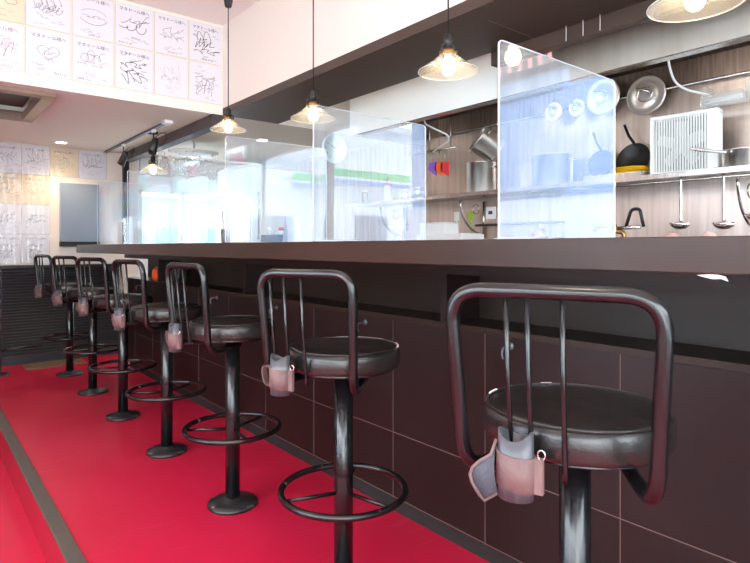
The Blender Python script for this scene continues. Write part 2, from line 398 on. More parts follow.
# ------------------------------------------------------------------ stools
def make_stool(rods, hy, h):
    t = thing('bar_stool', 'x', 'stool')
    MB().lathe([(0, 0), (.098, 0), (.101, .006), (.098, .014), (.07, .020), (.042, .026), (.036, .034), (0, .034)], 40).build('base_plate', M['chip'], t)
    MB().lathe([(.029, .03), (.029, .675), (.0, .675)], 28).build('pole', M['paint'], t)
    ring = [(.188*math.cos(a), .188*math.sin(a), .315) for a in [2*PI*i/56 for i in range(56)]]
    fr = MB().tube(ring, .0098, 12, closed=True).build('foot_ring', M['worn'], t)
    for k in range(3):
        a = R(20+120*k)
        MB().tube([(.025*math.cos(a), .025*math.sin(a), .307), (.182*math.cos(a), .182*math.sin(a), .307)], .006, 8).build('spoke', M['worn'], fr)
    MB().lathe([(.0, .672), (.03, .672), (.14, .680), (.162, .690), (0, .690)], 40).build('seat_plate', M['paint'], t)
    MB().lathe([(0, .690), (.158, .690), (.168, .694), (.172, .704), (.172, .733), (.168, .745), (.160, .7505), (.14, .752), (.08, .757), (0, .759)], 56).build('seat', M['seat'], t)
    pr = [(.1635*math.cos(a), .1635*math.sin(a), .7505) for a in [2*PI*i/64 for i in range(64)]]
    MB().tube(pr, .0026, 8, closed=True).build('piping', M['piping'], t)
    P = [(-.02, .085, .668), (-.15, .150, .662), (-.182, h-.012, .655), (-.208, h+.002, .978), (-.208, -h-.002, .978), (-.182, -h+.012, .655), (-.15, -.150, .662), (-.02, -.085, .668)]
    path = [Vector(P[0]), Vector(P[1])]
    # lower corners turned tight, upper corners generous
    path = roundpath([P[0], (-.178, h-.014, .655), P[3], P[4], (-.178, -h+.014, .655), P[7]], .062, 9)
    MB().tube(path, .0125, 14).build('back_tube', M['paint'], t)
    t['hy'] = hy
    for y in rods:
        MB().tube([(-.208, y, .975), (-.196, y*.98, .82), (-.181, y*.95, .69), (-.180, y*.95, .668)], .0045, 8).build('back_rod', M['paint'], t)
    return t
def holder(t, flap):
    c = Vector((-.206, t['hy'], 0)); del t['hy']
    n = 20; mb = MB(); vs = []
    for (r, off) in ((.029, 0), (.0262, 0)):
        for (z0, top) in ((.640, 0), (.744, 1)):
            for j in range(n):
                a = 2*PI*j/n
                vs.append((c.x+r*math.cos(a)*.8, c.y+r*math.sin(a), z0+(-.007*math.cos(2*a) if top else 0)))
    fs = []
    for j in range(n):
        k = (j+1) % n
        fs += [(j, k, n+k, n+j), (2*n+k, 2*n+j, 3*n+j, 3*n+k), (n+j, n+k, 3*n+k, 3*n+j), (k, j, 2*n+j, 2*n+k)]
    mb.add(vs, fs, 0, True)
    sl = mb.build('umbrella_holder', M['sleeve'], t)
    mb = MB(); vs = []
    for r in (.0322, .0294):
        for z in (.658, .714):
            for j in range(n):
                a = 2*PI*j/n; vs.append((c.x+r*math.cos(a)*.83, c.y+r*math.sin(a), z+.004*math.sin(a)))
    mb.add(vs, fs, 0, True)
    mb.box(c.x-.006, c.x+.004, c.y-.045, c.y-.031, .654, .711)
    mb.build('strap', M['strap'], sl)
    mb = MB()
    mb.tube([(c.x-.002+.0*math.cos(a), c.y-.042+.006*math.cos(a), .717+.008*math.sin(a)) for a in [2*PI*i/14 for i in range(14)]], .0012, 6, closed=True)
    mb.build('strap_ring', M['chrome'], sl)
    if flap:
        vs = []; fs = []; k = 7
        for i in range(k+1):
            u = i/k; zc = .734-.088*u
            y0 = c.y+.029-.002*u; y1 = c.y+[.034, .050, .061, .064, .061, .056, .051, .046][i]
            x = c.x-.012-.016*math.sin(u*PI)
            zz = -.022+.010*u
            vs += [(x, y0, zc), (x-.012, y1, zc+zz), (x+.003, y0, zc), (x-.009, y1, zc+zz)]
        for i in range(k):
            a = 4*i; b = a+4
            fs += [(a, a+1, b+1, b), (a+2, b+2, b+3, a+3), (a, b, b+2, a+2), (a+1, a+3, b+3, b+1)]
        fs += [(0, 2, 3, 1), (4*k, 4*k+1, 4*k+3, 4*k+2)]
        mb = MB().add(vs, fs, 0, True)
        fl = mb.build('strap_flap', M['felt'], sl)
        edge = [Vector(vs[4*i+1]) for i in range(k+1)]; top = [Vector(vs[0])]; bot = [Vector(vs[4*k])]
        MB().tube(top+edge+bot, .0028, 6).build('flap_edging', M['strap'], sl)
    else:
        pts = [(c.x-.004, c.y+.030, .712), (c.x-.006, c.y+.048, .720), (c.x-.006, c.y+.054, .705), (c.x-.006, c.y+.046, .668), (c.x-.004, c.y+.028, .660)]
        p2 = roundpath(pts, .012, 4); vs = []
        mb = MB(); k = len(p2)
        for q in p2: vs += [q+Vector((-.010, 0, 0)), q+Vector((.010, 0, 0)), q+Vector((.010, -.003, -.001)), q+Vector((-.010, -.003, -.001))]
        fs = []
        for i in range(k-1):
            for j in range(4): fs.append((4*i+j, 4*i+(j+1) % 4, 4*i+4+(j+1) % 4, 4*i+4+j))
        fs += [(3, 2, 1, 0), tuple(4*(k-1)+j for j in range(4))]
        mb.add(vs, fs); mb.build('strap_loop', M['strap'], sl)
proto = make_stool((-.021, .035, .070), .053, .166)
plain = make_stool((.012, .070, .118), .082, .151)
holder(proto, True); holder(plain, False)
def tears(t, arcs, name='torn_piping'):
    for a0, a1, r in arcs:
        mb = MB()
        mb.tube([((.1655+.001*math.sin(9*a))*math.cos(a), (.1655)*math.sin(a), .7515) for a in [R(a0+(a1-a0)*i/8) for i in range(9)]], r, 6)
        mb.build(name, M['tear'], t)
SY = [.600, 1.402, 2.170, 2.940, 3.715, 4.470, 5.230]
SR = [20.5, 23, 5, 10, 17, 20, 12]
SLAB = ['nearest black bar stool, seat rim torn white, strap flap hanging open on its holder',
        'second black bar stool from the camera, white split across the right of its seat rim',
        'third black bar stool from the camera, standing on a chipped round base, loop strap',
        'fourth black bar stool from the camera, middle one of the row of seven',
        'fifth black bar stool from the camera, between the fourth and the two farthest pairs',
        'sixth black bar stool from the camera, next to the farthest one',
        'farthest black bar stool, last of the row beside the dark louvred cabinet']
SLAB[4] = 'fifth black bar stool from the camera, third counted from the far end'
for i, (y, a) in enumerate(zip(SY, SR)):
    o = proto if i == 0 else (plain if i == 1 else copy_tree(plain))
    o.location = (.98 if i == 0 else 1.02, y, 0); o.rotation_euler = (0, 0, R(a)); o['label'] = SLAB[i]; o['group'] = 'bar stools along the counter'
    plain_children = None
    if i == 6:
        pass
tears(proto, [(80, 92, .003), (28, 36, .0024), (62, 66, .002)])
MB().tube([(.1655*math.cos(a), .1655*math.sin(a), .7515) for a in [R(-20+60*i/10) for i in range(11)]], .0018, 6).build('torn_piping', M['tear'], plain)
MB().tube([(.1655*math.cos(R(-52)), .1655*math.sin(R(-52)), .752), (.172*math.cos(R(-48)), .172*math.sin(R(-48)), .745), (.1735*math.cos(R(-44)), .1735*math.sin(R(-44)), .728)], .0022, 6).build('torn_piping', M['tear'], plain)
MB().tube([(.1655*math.cos(a), .1655*math.sin(a), .7515) for a in [R(-75+28*i/6) for i in range(7)]], .0022, 6).build('torn_piping', M['tear'], plain)

# ------------------------------------------------------------------ acrylic partitions on the counter
def partition(y, label, w=.56, x0=1.12):
    t = thing('acrylic_partition', label, 'partition', (x0, y, 1.069), 0, 'clear acrylic partitions on the counter')
    H = .492; r = .014; n = 5; th = .002
    out = [(0, .004), (w, .004)] + arc(w-r, H-r, r, 0, PI/2, n) + arc(r, H-r, r, PI/2, PI, n)
    k = len(out); vs = [(x, -th, z) for x, z in out]+[(x, th, z) for x, z in out]
    MB().add(vs, [tuple(range(k)), tuple(reversed(range(k, 2*k)))]).build('clear_panel', M['acrylic'], t)
    # edge glint put into the colour: white strips round the sheet
    e = MB(); ins = .0014
    cx, cz = w/2, H/2
    inn = [(x+(ins if x < cx else -ins), z+(ins if z < cz else -ins)) for x, z in out]
    for i in range(k):
        a, b = i, (i+1) % k
        q = [out[a], out[b], inn[b], inn[a]]
        vs = [(x, -th-.0003, z) for x, z in q]+[(x, th+.0003, z) for x, z in q]
        e.add(vs, [(0, 1, 2, 3), (7, 6, 5, 4), (0, 4, 5, 1), (2, 6, 7, 3)])
    e.build('edge_glow_strip', M['acrylicedge'], t)
    for x in (.045, w-.10): MB().box(x, x+.05, -.05, .05, 0, .004).build('foot', M['acrylicedge'], t)
    return t
for y, l in ((.893, 'nearest clear acrylic partition, tallest in view, beside the first stool'),
             (1.724, 'second clear acrylic partition from the camera'),
             (2.46, 'third clear acrylic partition from the camera, behind the middle pendant lamps'),
             (3.16, 'fourth clear acrylic partition from the camera'),
             (3.98, 'fifth clear acrylic partition from the camera'),
             (4.77, 'farthest clear acrylic partition, near the blue-grey screen')):
    partition(y, l)

# ------------------------------------------------------------------ pendant lamps
def lamp(y, zr, ztop, label, cup=False, x=1.55):
    t = thing('pendant_lamp', label, 'lamp', (x, y, zr), 0, 'glass pendant lamps over the counter')
    prof = [(.111, 0), (.112, .003), (.104, .008), (.078, .026), (.052, .045), (.036, .058), (.030, .070), (.0285, .070), (.034, .057), (.050, .043), (.076, .024), (.102, .0055), (.109, 0)]
    s = MB().openlathe(prof, 64).build('glass_shade', M['shade'], t)
    MB().tube([(.1115*math.cos(a), .1115*math.sin(a), .0015) for a in [2*PI*i/48 for i in range(48)]], .001, 6, closed=True).build('shade_rim', M['white'], s)
    MB().lathe([(0, -.012), (.012, -.010), (.021, .0), (.0245, .014), (.021, .030), (.014, .044), (.013, .056), (0, .056)], 24).build('bulb', M['bulb'], t)
    MB().lathe([(.0, .056), (.020, .056), (.033, .066), (.034, .074), (.022, .080), (.022, .084), (.0, .084)], 24).build('brass_collar', M['brass'], t)
    mb = MB().lathe([(.018, .084), (.018, .125), (.010, .138), (.005, .142), (0, .142)], 20)
    for a in (0, PI/2, PI, 1.5*PI): mb.tube([(.034*math.cos(a), .034*math.sin(a), .07), (.036*math.cos(a), .036*math.sin(a), .085), (.020*math.cos(a), .020*math.sin(a), .10)], .003, 6)
    mb.build('socket', M['blackpl'], t)
    MB().tube([(0, 0, .14), (0, 0, ztop-zr-.001)], .0032, 8).build('cord', M['blackpl'], t)
    if cup:
        h = ztop-zr
        MB().lathe([(.0, h-.088), (.018, h-.088), (.022, h-.08), (.036, h-.002), (0, h-.002)], 24).build('ceiling_cup', M['blackpl'], t)
        MB().tube([(0, 0, h-.006), (-.07, -.02, h-.008), (-.13, -.02, h-.008)], .005, 8).build('ceiling_cord', M['blackpl'], t)
    else:
        h = ztop-zr
        MB().lathe([(0, h-.02), (.04, h-.02), (.04, h-.001), (0, h-.001)], 24).build('ceiling_plate', M['blackpl'], t)
lamp(.61, 1.665, ZC, 'nearest glass pendant lamp, cut by the top right corner of the photo')
lamp(1.47, 1.70, ZC, 'second glass pendant lamp, left of the nearest acrylic partition')
lamp(2.385, 1.685, ZC, 'third glass pendant lamp, hanging in front of the wall clock')
lamp(3.36, 1.785, ZC, 'glass pendant lamp hung from a black ceiling cup beside the autograph boards', True)
lamp(4.79, 1.665, ZL, 'farthest glass pendant lamp, below the black track spotlights')

# track and spotlights
tr = thing('lighting_track', 'thin white ceiling track with two black spotlights below the low ceiling', 'lighting track', (1.50, 0, 0))
MB().box(-.012, .012, 4.32, 6.05, ZL-.018, ZL).build('rail', M['frame'], tr)
MB().box(-.03, .03, 4.28, 4.36, ZL-.022, ZL).build('end_cap', M['white'], tr)
def spot(y, lab, tilt):
    t = thing('track_spotlight', lab, 'spotlight', (1.50, y, ZL-.018), 0, 'black spotlights on the ceiling track'); t.scale = (.82, .82, .9)
    MB().box(-.014, .014, -.03, .03, -.025, 0).build('adapter', M['white'], t)
    MB().tube([(0, 0, -.02), (0, 0, -.10)], .006, 8).build('stem', M['blackpl'], t)
    MB().lathe([(0, .075), (.026, .075), (.034, .06), (.040, -.07), (.034, -.07), (.030, -.03), (0, -.03)], 24, M4=Matrix.Translation((.0, 0, -.145)) @ Matrix.Rotation(tilt, 4, 'X') @ Matrix.Rotation(.35, 4, 'Y')).build('lamp_head', M['blackpl'], t)
    MB().tube([(.0, -.02, -.08), (.05, -.03, -.03), (.10, -.03, -.02), (.12, -.03, -.07), (.08, -.02, -.12), (.03, -.02, -.13)], .004, 6).build('cable', M['blackpl'], t)
spot(4.62, 'larger nearer black track spotlight with a looped cable', -.3)
spot(5.45, 'smaller farther black track spotlight next to the beam end', .35)

# chandelier
ch = thing('crystal_chandelier', 'wide oval crystal chandelier sparkling under the low ceiling', 'chandelier', (1.98, 5.0, 1.735))
mb = MB(); rnd = random.Random(3)
for ring, (rr, z0) in enumerate(((.30, .04), (.24, .0), (.17, -.04), (.09, -.07))):
    n = int(rr*110)
    for i in range(n):
        a = 2*PI*i/n+ring; dz = rnd.uniform(-.03, .05)
        for q in range(2):
            x, y, z = rr*math.cos(a), rr*math.sin(a)*.75, z0+dz+q*.055; s = rnd.uniform(.007, .013)
            mb.add([(x+s, y, z), (x, y+s, z), (x-s, y, z), (x, y-s, z), (x, y, z+s*1.4), (x, y, z-s*2)], [(0, 1, 4), (1, 2, 4), (2, 3, 4), (3, 0, 4), (1, 0, 5), (2, 1, 5), (3, 2, 5), (0, 3, 5)])
c_ = mb.build('crystal_drops', M['crystal'], ch); c_['kind'] = 'stuff'
MB().lathe([(0, .16), (.22, .16), (.22, .172), (0, .172)], 32, M4=Matrix.Diagonal((1, .75, 1, 1))).tube([(0, 0, .17), (0, 0, .264)], .01, 8).build('mounting_plate', M['white'], ch)

# ceiling cassette
ac = thing('ceiling_cassette', 'square recessed ceiling unit with metal frame and dark opening', 'ceiling unit', (0, 0, 0))
mb = MB(); fw = .07
for (a, b, c, d) in ((CX0, CX1, CY0, CY0+fw), (CX0, CX1, CY1-fw, CY1), (CX0, CX0+fw, CY0+fw, CY1-fw), (CX1-fw, CX1, CY0+fw, CY1-fw)): mb.box(a, b, c, d, ZL-.03, ZL+.03)
mb.build('frame', mat('brown_bronze_frame', srgb(150, 130, 115), .35, .7), ac, bevel=.004)
MB().box(CX0+fw, CX1-fw, CY0+fw, CY1-fw, ZL+.06, ZL+.11).build('recess_plate', mat('dark_mesh', srgb(95, 88, 84), .5, .4), ac)
mb = MB()
for i in range(5): mb.box(CX0+fw, CX1-fw, CY0+fw+.02+i*.03, CY0+fw+.028+i*.03, ZL+.0, ZL+.06)
mb.build('vane', M['frame'], ac)
# downlights
def downlight(x, y, z, lab):
    t = thing('recessed_downlight', lab, 'downlight', (x, y, z), 0, 'recessed downlights')
    MB().openlathe([(.060, 0), (.062, -.006), (.048, -.008), (.044, -.002)], 32).build('trim_ring', M['white'], t)
    MB().lathe([(0, -.003), (.046, -.003), (.046, -.001), (0, -.001)], 24).build('lens', M['led'], t)
    l = bpy.data.lights.new('downlight_beam', 'SPOT'); l.energy = 26; l.spot_size = R(125); l.spot_blend = .8; l.color = (1, .80, .55); l.shadow_soft_size = .05
    o = bpy.data.objects.new('downlight_beam', l); col.objects.link(o); o.location = (x, y, z-.012)
downlight(1.06, 5.80, ZL, 'small glowing downlight close to the far wall boards')
downlight(2.42, 4.55, ZL, 'small downlight in the low ceiling over the kitchen end')
downlight(.3, .6, ZC, 'added fill downlight over the lower floor')  # unseen fill lamp, added for general brightness
downlight(.3, 2.5, ZC, 'added fill downlight over the platform edge')  # second unseen lamp added as fill

# ------------------------------------------------------------------ autograph boards
def squiggle(rnd, x0, z0, w, h, n=60, loops=5):
    ph = [rnd.uniform(0, 6.28) for _ in range(4)]; L = loops*rnd.uniform(.8, 1.3)
    return [(x0+w*(t+.10*math.sin(L*6.28*t+ph[0])), z0+h*(.5*math.sin(L*6.28*t+ph[1])*(.5+.5*math.sin(2.2*t+ph[2]))+.22*math.sin(11*t+ph[3]))) for t in [i/n for i in range(n+1)]]
def board(loc, w, h, label, lines, seed, group, ink='ink', card='card', wrap=False, heart=False, oval=False, dense=False):
    rnd = random.Random(seed)
    b = MB().box(-w/2, w/2, 0, .004, 0, h).box(-w/2-.0015, w/2+.0015, .0008, .0045, -.0015, h+.0015, 1).build('autograph_board', [M[card], M['cardedge']], loc=loc)
    tag(b, label, 'autograph board', group)
    mb = MB(); y = -.0006
    for (s, size, fx, fz) in lines:
        mb.text(s, size, -w/2+fx*w, fz*h, y)
    W = .0019 if ink != 'inkblack' else .0028
    if heart:
        pts = []
        for i in range(41):
            a = 2*PI*i/40; pts.append((.0035*16*math.sin(a)**3*1.05, h*.52+.0030*(13*math.cos(a)-5*math.cos(2*a)-2*math.cos(3*a)-math.cos(4*a))))
        mb.ribbon(pts, W, y); mb.ribbon(squiggle(rnd, -.03, h*.5, .06, .035, 40, 4), W, y); mb.ribbon(squiggle(rnd, -.02, h*.38, .04, .02, 30, 3), W, y)
    elif oval:
        mb.ribbon([(.080*math.cos(a), h*.5+.048*math.sin(a)) for a in [R(-160+150*i/20) for i in range(21)]], W*1.3, y)
        mb.ribbon([(.080*math.cos(a), h*.5+.048*math.sin(a)) for a in [R(20+130*i/20) for i in range(21)]], W, y)
        mb.ribbon(squiggle(rnd, -.06, h*.5, .12, .03, 60, 5), W, y)
    else:
        for k in range(3 if dense else 2):
            mb.ribbon(squiggle(rnd, -w*rnd.uniform(.28, .36), h*(.62-.17*k), w*rnd.uniform(.5, .68), h*rnd.uniform(.14, .34), 70, rnd.choice((3, 4, 6))), W*rnd.uniform(.8, 1.3), y)
        for k in range(3):
            x = rnd.uniform(-.3, .2)*w; z = rnd.uniform(.25, .7)*h
            mb.ribbon([(x, z), (x+rnd.uniform(.02, .08), z+rnd.uniform(-.03, .03))], W, y)
    for k in range(16 if dense else 6):          # small strokes of the note under the signature
        x = rnd.uniform(-.42, .30)*w; z = rnd.uniform(.08, .26 if not dense else .9)*h
        mb.ribbon(squiggle(rnd, x, z, .03, .010, 10, 2), .0012, y)
    mb.build('handwriting', M[ink], b)
    if wrap:
        MB().box(-w/2-.004, w/2+.004, -.006, -.004, -.004, h+.004).build('plastic_sleeve', M['wrap'], b)
    return b
G1 = 'autograph boards on the bulkhead'; G2 = 'plastic wrapped autograph boards on the far wall'
XE = [.27, .52, .765, 1.012, 1.258, 1.493, 1.745]
mk = 'マタドール様へ'
top = [((), 'ink', 'cream autograph board at the upper left corner, mostly blank'),
       ((mk,), 'ink', 'upper board with large looping grey scrawl, second from the left'),
       ((mk,), 'ink', 'upper board with writing curved inside a broken oval'),
       ((mk,), 'inkblack', 'upper board with bold black cursive signature above a dark caption'),
       ((mk,), 'ink', 'upper board with compact stacked grey signature, second from the right'),
       ((mk,), 'inkblack', 'upper board at the right end with circled emblem and dense black notes')]
bot = [((mk,), 'inkred', 'lower board at the left edge with reddish looping signature'),
       ((mk,), 'ink', 'lower board with a heart drawn around a signature'),
       ((mk,), 'ink', 'lower board with a small angular signature in its middle'),
       ((mk,), 'inkblack', 'lower board with three lines of black script, below the bold cursive one'),
       ((), 'inkfaint', 'lower board with very faint pencil-like writing'),
       ((), 'ink', 'lower board at the right end crowded with small signatures')]
dates_t = ['', '', '2015.1.4', '2016.11.26', '2016.3.5', '2015.07.26']
dates_b = ['2016.11.2', '2017.11.1', '2016.11.2', '', '', '']
for i in range(6):
    x = (XE[i]+XE[i+1])/2; w = XE[i+1]-XE[i]-.010
    L_ = [(s, .027, .10, .84) for s in top[i][0]]
    if dates_t[i]: L_.append((dates_t[i], .019, .38 if i != 3 else .08, .05))
    if i == 3: L_.append(('Ramen', .02, .42, .20))
    board((x, YBULK-.0046, 2.352), w, .270, top[i][2], L_, 10+i, G1, top[i][1], 'cardwarm' if i == 0 else 'card', oval=(i == 2), dense=(i == 5))
    L_ = [(s, .027, .10, .82) for s in bot[i][0]]
    if dates_b[i]: L_.append((dates_b[i], .019, .45 if i == 0 else .62 if i == 1 else .12, .05))
    board((x, YBULK-.0046, 2.072), w, .270, bot[i][2], L_, 30+i, G1, bot[i][1], heart=(i == 1), dense=(i in (3, 5)))
XF = [.56, .79, 1.02, 1.265, 1.52]
lab = ['wrapped board in the top row, leftmost on the far wall', 'wrapped board in the top row, second from the left on the far wall', 'board in the top row with the downlight glow put into its yellowish colour', 'wrapped board in the top row, last before the beam post']
for i in range(4):
    board(((XF[i]+XF[i+1])/2, YF-.0046, 1.722), XF[i+1]-XF[i]-.008, .268, lab[i], [(mk, .026, .1, .82)], 60+i, G2, 'ink', 'cardwarm' if i == 2 else 'card', True)  # third board: downlight glow put into the card colour
rows = ['second', 'third', 'bottom']
for r in range(3):
    for i in range(2):
        board(((XF[i]+XF[i+1])/2, YF-.0046, 1.447-.275*r), XF[i+1]-XF[i]-.008, .268, 'wrapped board on the far wall, %s row, %s column' % (rows[r], ('left', 'right')[i]), [(mk, .026, .1, .82)] if r != 1 else [], 70+r*2+i, G2, 'ink', 'cardwarm' if r == 0 else 'card', True, dense=(r == 2))

# ------------------------------------------------------------------ far end: louvred cabinet, screen, mat, rail
lc = thing('louvred_cabinet', 'long black louvred cabinet with a ledge under the far wall boards', 'cabinet', (0, 5.93, 0))
MB().box(XL+.02, 1.60, .03, .165, .0, .86).build('carcass', M['louvre'], lc)
mb = MB()
for i in range(30):
    z = .08+i*.026; mb.add([(x, y, zz) for x in (.45, 1.59) for (y, zz) in ((.03, z), (.008, z+.004), (.026, z+.022))], [(0, 1, 4, 3), (1, 2, 5, 4), (0, 3, 5, 2), (0, 2, 1), (3, 4, 5)])
sl = mb.build('louvre_front', M['louvre'], lc)
MB().box(XL+.02, 1.61, -.03, .165, .86, .885).build('ledge', M['blackpl'], lc, bevel=.003)
tv = thing('wall_screen', 'blue-grey flat screen mounted on the far wall', 'screen', (1.275, YF, 1.10))
MB().box(-.175, .165, -.045, -.002, 0, .56).build('screen', M['monitor'], tv, bevel=.004)
MB().box(-.178, .168, -.075, -.002, -.045, .0).build('speaker_bar', M['blackpl'], tv)
p0 = onY(12, 352, 5.7)
tag(MB().box(-.16, .30, -.13, .13, 0, .012).build('doormat', M['mat'], loc=(.93, 5.76, 0), bevel=.003), 'brown doormat lying before the black louvred cabinet', 'doormat')
rl = thing('low_metal_rail', 'low black rail and post at the left edge by the louvred cabinet', 'rail', (.58, 5.55, 0))
MB().box(-.02, .0, -.02, .02, 0, .86).build('post', M['paint'], rl)
MB().tube([(0, 0, .20), (.30, .02, .215)], .010, 8).build('bar', M['worn'], rl)
MB().box(-.05, .05, -.05, .05, 0, .012).build('post_base', M['paint'], rl)
# things in the niche
ob = MB()
ob.lathe([(0, 0), (.05, .0), (.06, .03), (.055, .08), (.03, .11), (0, .115)], 14, M4=Matrix.Diagonal((1, 1.5, 1, 1)))
tag(ob.build('orange_cloth', M['orange'], loc=(1.55, 4.62, .785)), 'crumpled orange cloth on the shelf under the counter', 'cloth')
tag(MB().lathe([(0, 0), (.055, 0), (.065, .06), (.06, .12), (.02, .15), (0, .15)], 14).build('dark_bag', M['blackpl'], loc=(1.56, 4.25, .785)), 'dark bag beside the orange cloth on the under-counter shelf', 'bag')

# ------------------------------------------------------------------ counter-top items
bl = thing('service_bell', 'small round service bell on the counter behind the nearest partition', 'bell', (1.52, 1.05, 1.069))
MB().lathe([(0, 0), (.030, 0), (.030, .006), (0, .006)], 24).build('bell_base', M['blackpl'], bl)
MB().lathe([(.028, .008), (.027, .018), (.018, .032), (.006, .038), (0, .038)], 24).build('dome', M['brass'], bl)
MB().lathe([(0, .038), (.003, .038), (.003, .046), (.006, .050), (0, .053)], 12).build('plunger', M['chrome'], bl)
cd = thing('condiment_tray', 'dark condiment tray with small jars behind the third partition', 'condiment tray', (1.62, 2.85, 1.069))
MB().box(-.06, .06, -.10, .10, 0, .01).box(-.06, -.055, -.10, .10, .01, .05).box(.055, .06, -.10, .10, .01, .05).box(-.06, .06, -.10, -.095, .01, .05).box(-.06, .06, .095, .10, .01, .05).build('tray', M['blackpl'], cd)
for k, (x, y, mm) in enumerate(((-.02, -.06, 'red'), (.02, 0, 'brass'), (-.02, .06, 'white'))):
    j = tag(MB().lathe([(0, .0), (.02, .0), (.021, .05), (.012, .065), (0, .065)], 16).build('condiment_jar', M['clearpl'], loc=(1.62+x, 2.85+y, 1.079)), 'small clear condiment jar with a %s lid in the dark tray' % {'red': 'red', 'brass': 'brass', 'white': 'white'}[mm], 'jar', 'condiment jars in the tray')
    MB().lathe([(0, .065), (.016, .065), (.016, .082), (0, .082)], 14).build('lid', M[mm], j)
cp = thing('chopstick_cup', 'cup of chopsticks on the counter behind the fourth partition', 'chopstick cup', (1.62, 3.55, 1.069))
MB().lathe([(0, 0), (.030, 0), (.033, .10), (.030, .10), (.027, .01), (0, .01)], 20).build('cup', M['blackpl'], cp)
mb = MB()
for k in range(12):
    a = k*2.4; mb.tube([(.010*math.cos(a), .010*math.sin(a), .012), (.026*math.cos(a), .026*math.sin(a), .225)], .003, 6)
c_ = mb.build('chopsticks', M['brass'], cp)
mn = thing('menu_card', 'folded paper menu card standing near the third partition', 'menu', (1.60, 2.64, 1.069), .2)
MB().add([(-.05, 0, 0), (.05, 0, 0), (.05, .02, .15), (-.05, .02, .15), (-.05, .045, 0), (.05, .045, 0), (-.05, .002, 0), (.05, .002, 0), (.05, .043, 0), (-.05, .043, 0)], [(0, 1, 2, 3), (5, 4, 3, 2), (6, 3, 2, 7), (8, 2, 3, 9)]).build('card', M['card'], mn)
# ------------------------------------------------------------------ kitchen
XS = 3.02     # shelf front
hd = thing('extractor_hood', 'long steel kitchen hood with a bright white left half of its front', 'hood', (0, 0, 0))
MB().box(2.45, 2.47, 1.965, 3.29, 1.85, 2.32).build('white_front_panel', M['whitecover'], hd)
MB().box(2.45, 2.47, .25, 1.965, 1.85, 2.32).build('steel_front_panel', M['hoodsteel'], hd)
mb = MB().add([(2.47, y, 2.28) for y in (.25, 3.29)]+[(XB-.005, y, 2.08) for y in (.25, 3.29)]+[(2.47, y, 2.32) for y in (.25, 3.29)]+[(XB-.005, y, 2.32) for y in (.25, 3.29)], [(0, 1, 3, 2), (4, 6, 7, 5), (0, 2, 6, 4), (1, 5, 7, 3), (0, 4, 5, 1), (2, 3, 7, 6)])
mb.build('hood_lining', M['hooddark'], hd)
MB().box(3.332, 3.346, .25, 3.27, 1.945, 2.085).build('back_plate', M['hooddark'], hd)
MB().box(2.45, 2.50, .25, 3.29, 1.843, 1.850).box(2.47, 2.50, .25, 3.29, 1.85, 1.86).build('drip_edge', M['steel'], hd)
MB().box(2.47, 3.345, 3.27, 3.29, 1.85, 2.30).build('end_panel', M['steel'], hd)
for y0 in (.6, 1.05, 1.5, 1.95, 2.4, 2.85):
    mb = MB()
    for k in range(9):
        y = y0+k*.045; mb.add([(2.75, y, 2.212), (3.15, y, 2.122), (2.75, y+.012, 2.202), (3.15, y+.012, 2.112), (2.75, y+.024, 2.212), (3.15, y+.024, 2.122)], [(0, 1, 3, 2), (2, 3, 5, 4)])
    mb.build('filter', M['hoodsteel'], hd)
for y in (.5, 2.3, 3.3):  # unseen tubes added to brighten the hood front
    hl = thing('fill_tube_lamp', 'added fill tube hidden behind the brown soffit, %s one' % {.5: 'nearest', 2.3: 'middle', 3.3: 'farthest'}[y], 'lamp', (2.33, y, ZC), 0, 'added fill tubes behind the soffit')
    MB().box(-.05, .05, -.42, .42, -.05, .0).build('lamp_body', M['white'], hl)
    MB().tube([(0, -.40, -.07), (0, .40, -.07)], .016, 12).build('tube', M['tube'], hl)
for y in (1.2, 2.5):  # unseen tubes added to brighten the kitchen back wall
    hl = thing('hood_fill_lamp', 'added fill tube hidden inside the hood, %s one' % ('nearer' if y < 2 else 'farther'), 'lamp', (2.56, y, 2.14), 0, 'added fill tubes in the hood')
    MB().box(-.04, .04, -.33, .33, .0, .05).build('lamp_body', M['white'], hl)
    MB().tube([(0, -.30, -.02), (0, .30, -.02)], .014, 12).build('tube', M['tube'], hl)
# paper tags hanging from the dark trim
for k in range(6):
    p = onX(500+k*10, 72-k*3.0, 2.25)
    tag(MB().box(-.0, .001, -.011, .011, -.022, .022).build('paper_tag', M['pink'], loc=(2.2495, p.y, 1.912), rot=(R(-8), 0, 0)), 'small pink paper tag in the row taped under the brown trim', 'paper tag', 'pink paper tags under the trim')
# hanging white threads
# wall shelf
sh = thing('wall_shelf', 'long steel shelf along the kitchen back wall carrying pots and trays', 'shelf', (0, 0, 0))
MB().box(XS, XB-.002, .9, 4.1, 1.415, 1.43).box(XS-.004, XS, .9, 4.1, 1.405, 1.432).build('shelf_board', M['steel'], sh, bevel=.001)
MB().tube([(XS+.05, .9, 1.392), (XS+.05, 2.2, 1.392)], .006, 8).build('hook_rail', M['steel'], sh)
for y in (2.80, 3.7, 1.02):
    mb = MB().tube([(XB-.012, y, 1.12), (XB-.012, y, 1.39)], .010, 8)
    mb.tube([(XB-.012, y, 1.14)]+[(XB-.012-.26*math.sin(a), y, 1.385-.24*math.cos(a)) for a in [R(90*i/10) for i in range(11)]], .008, 8)
    mb.tube([(XB-.10+.035*math.cos(a), y, 1.33+.035*math.sin(a)) for a in [2*PI*i/20 for i in range(20)]], .005, 6, closed=True)
    mb.build('bracket', M['steel'], sh)
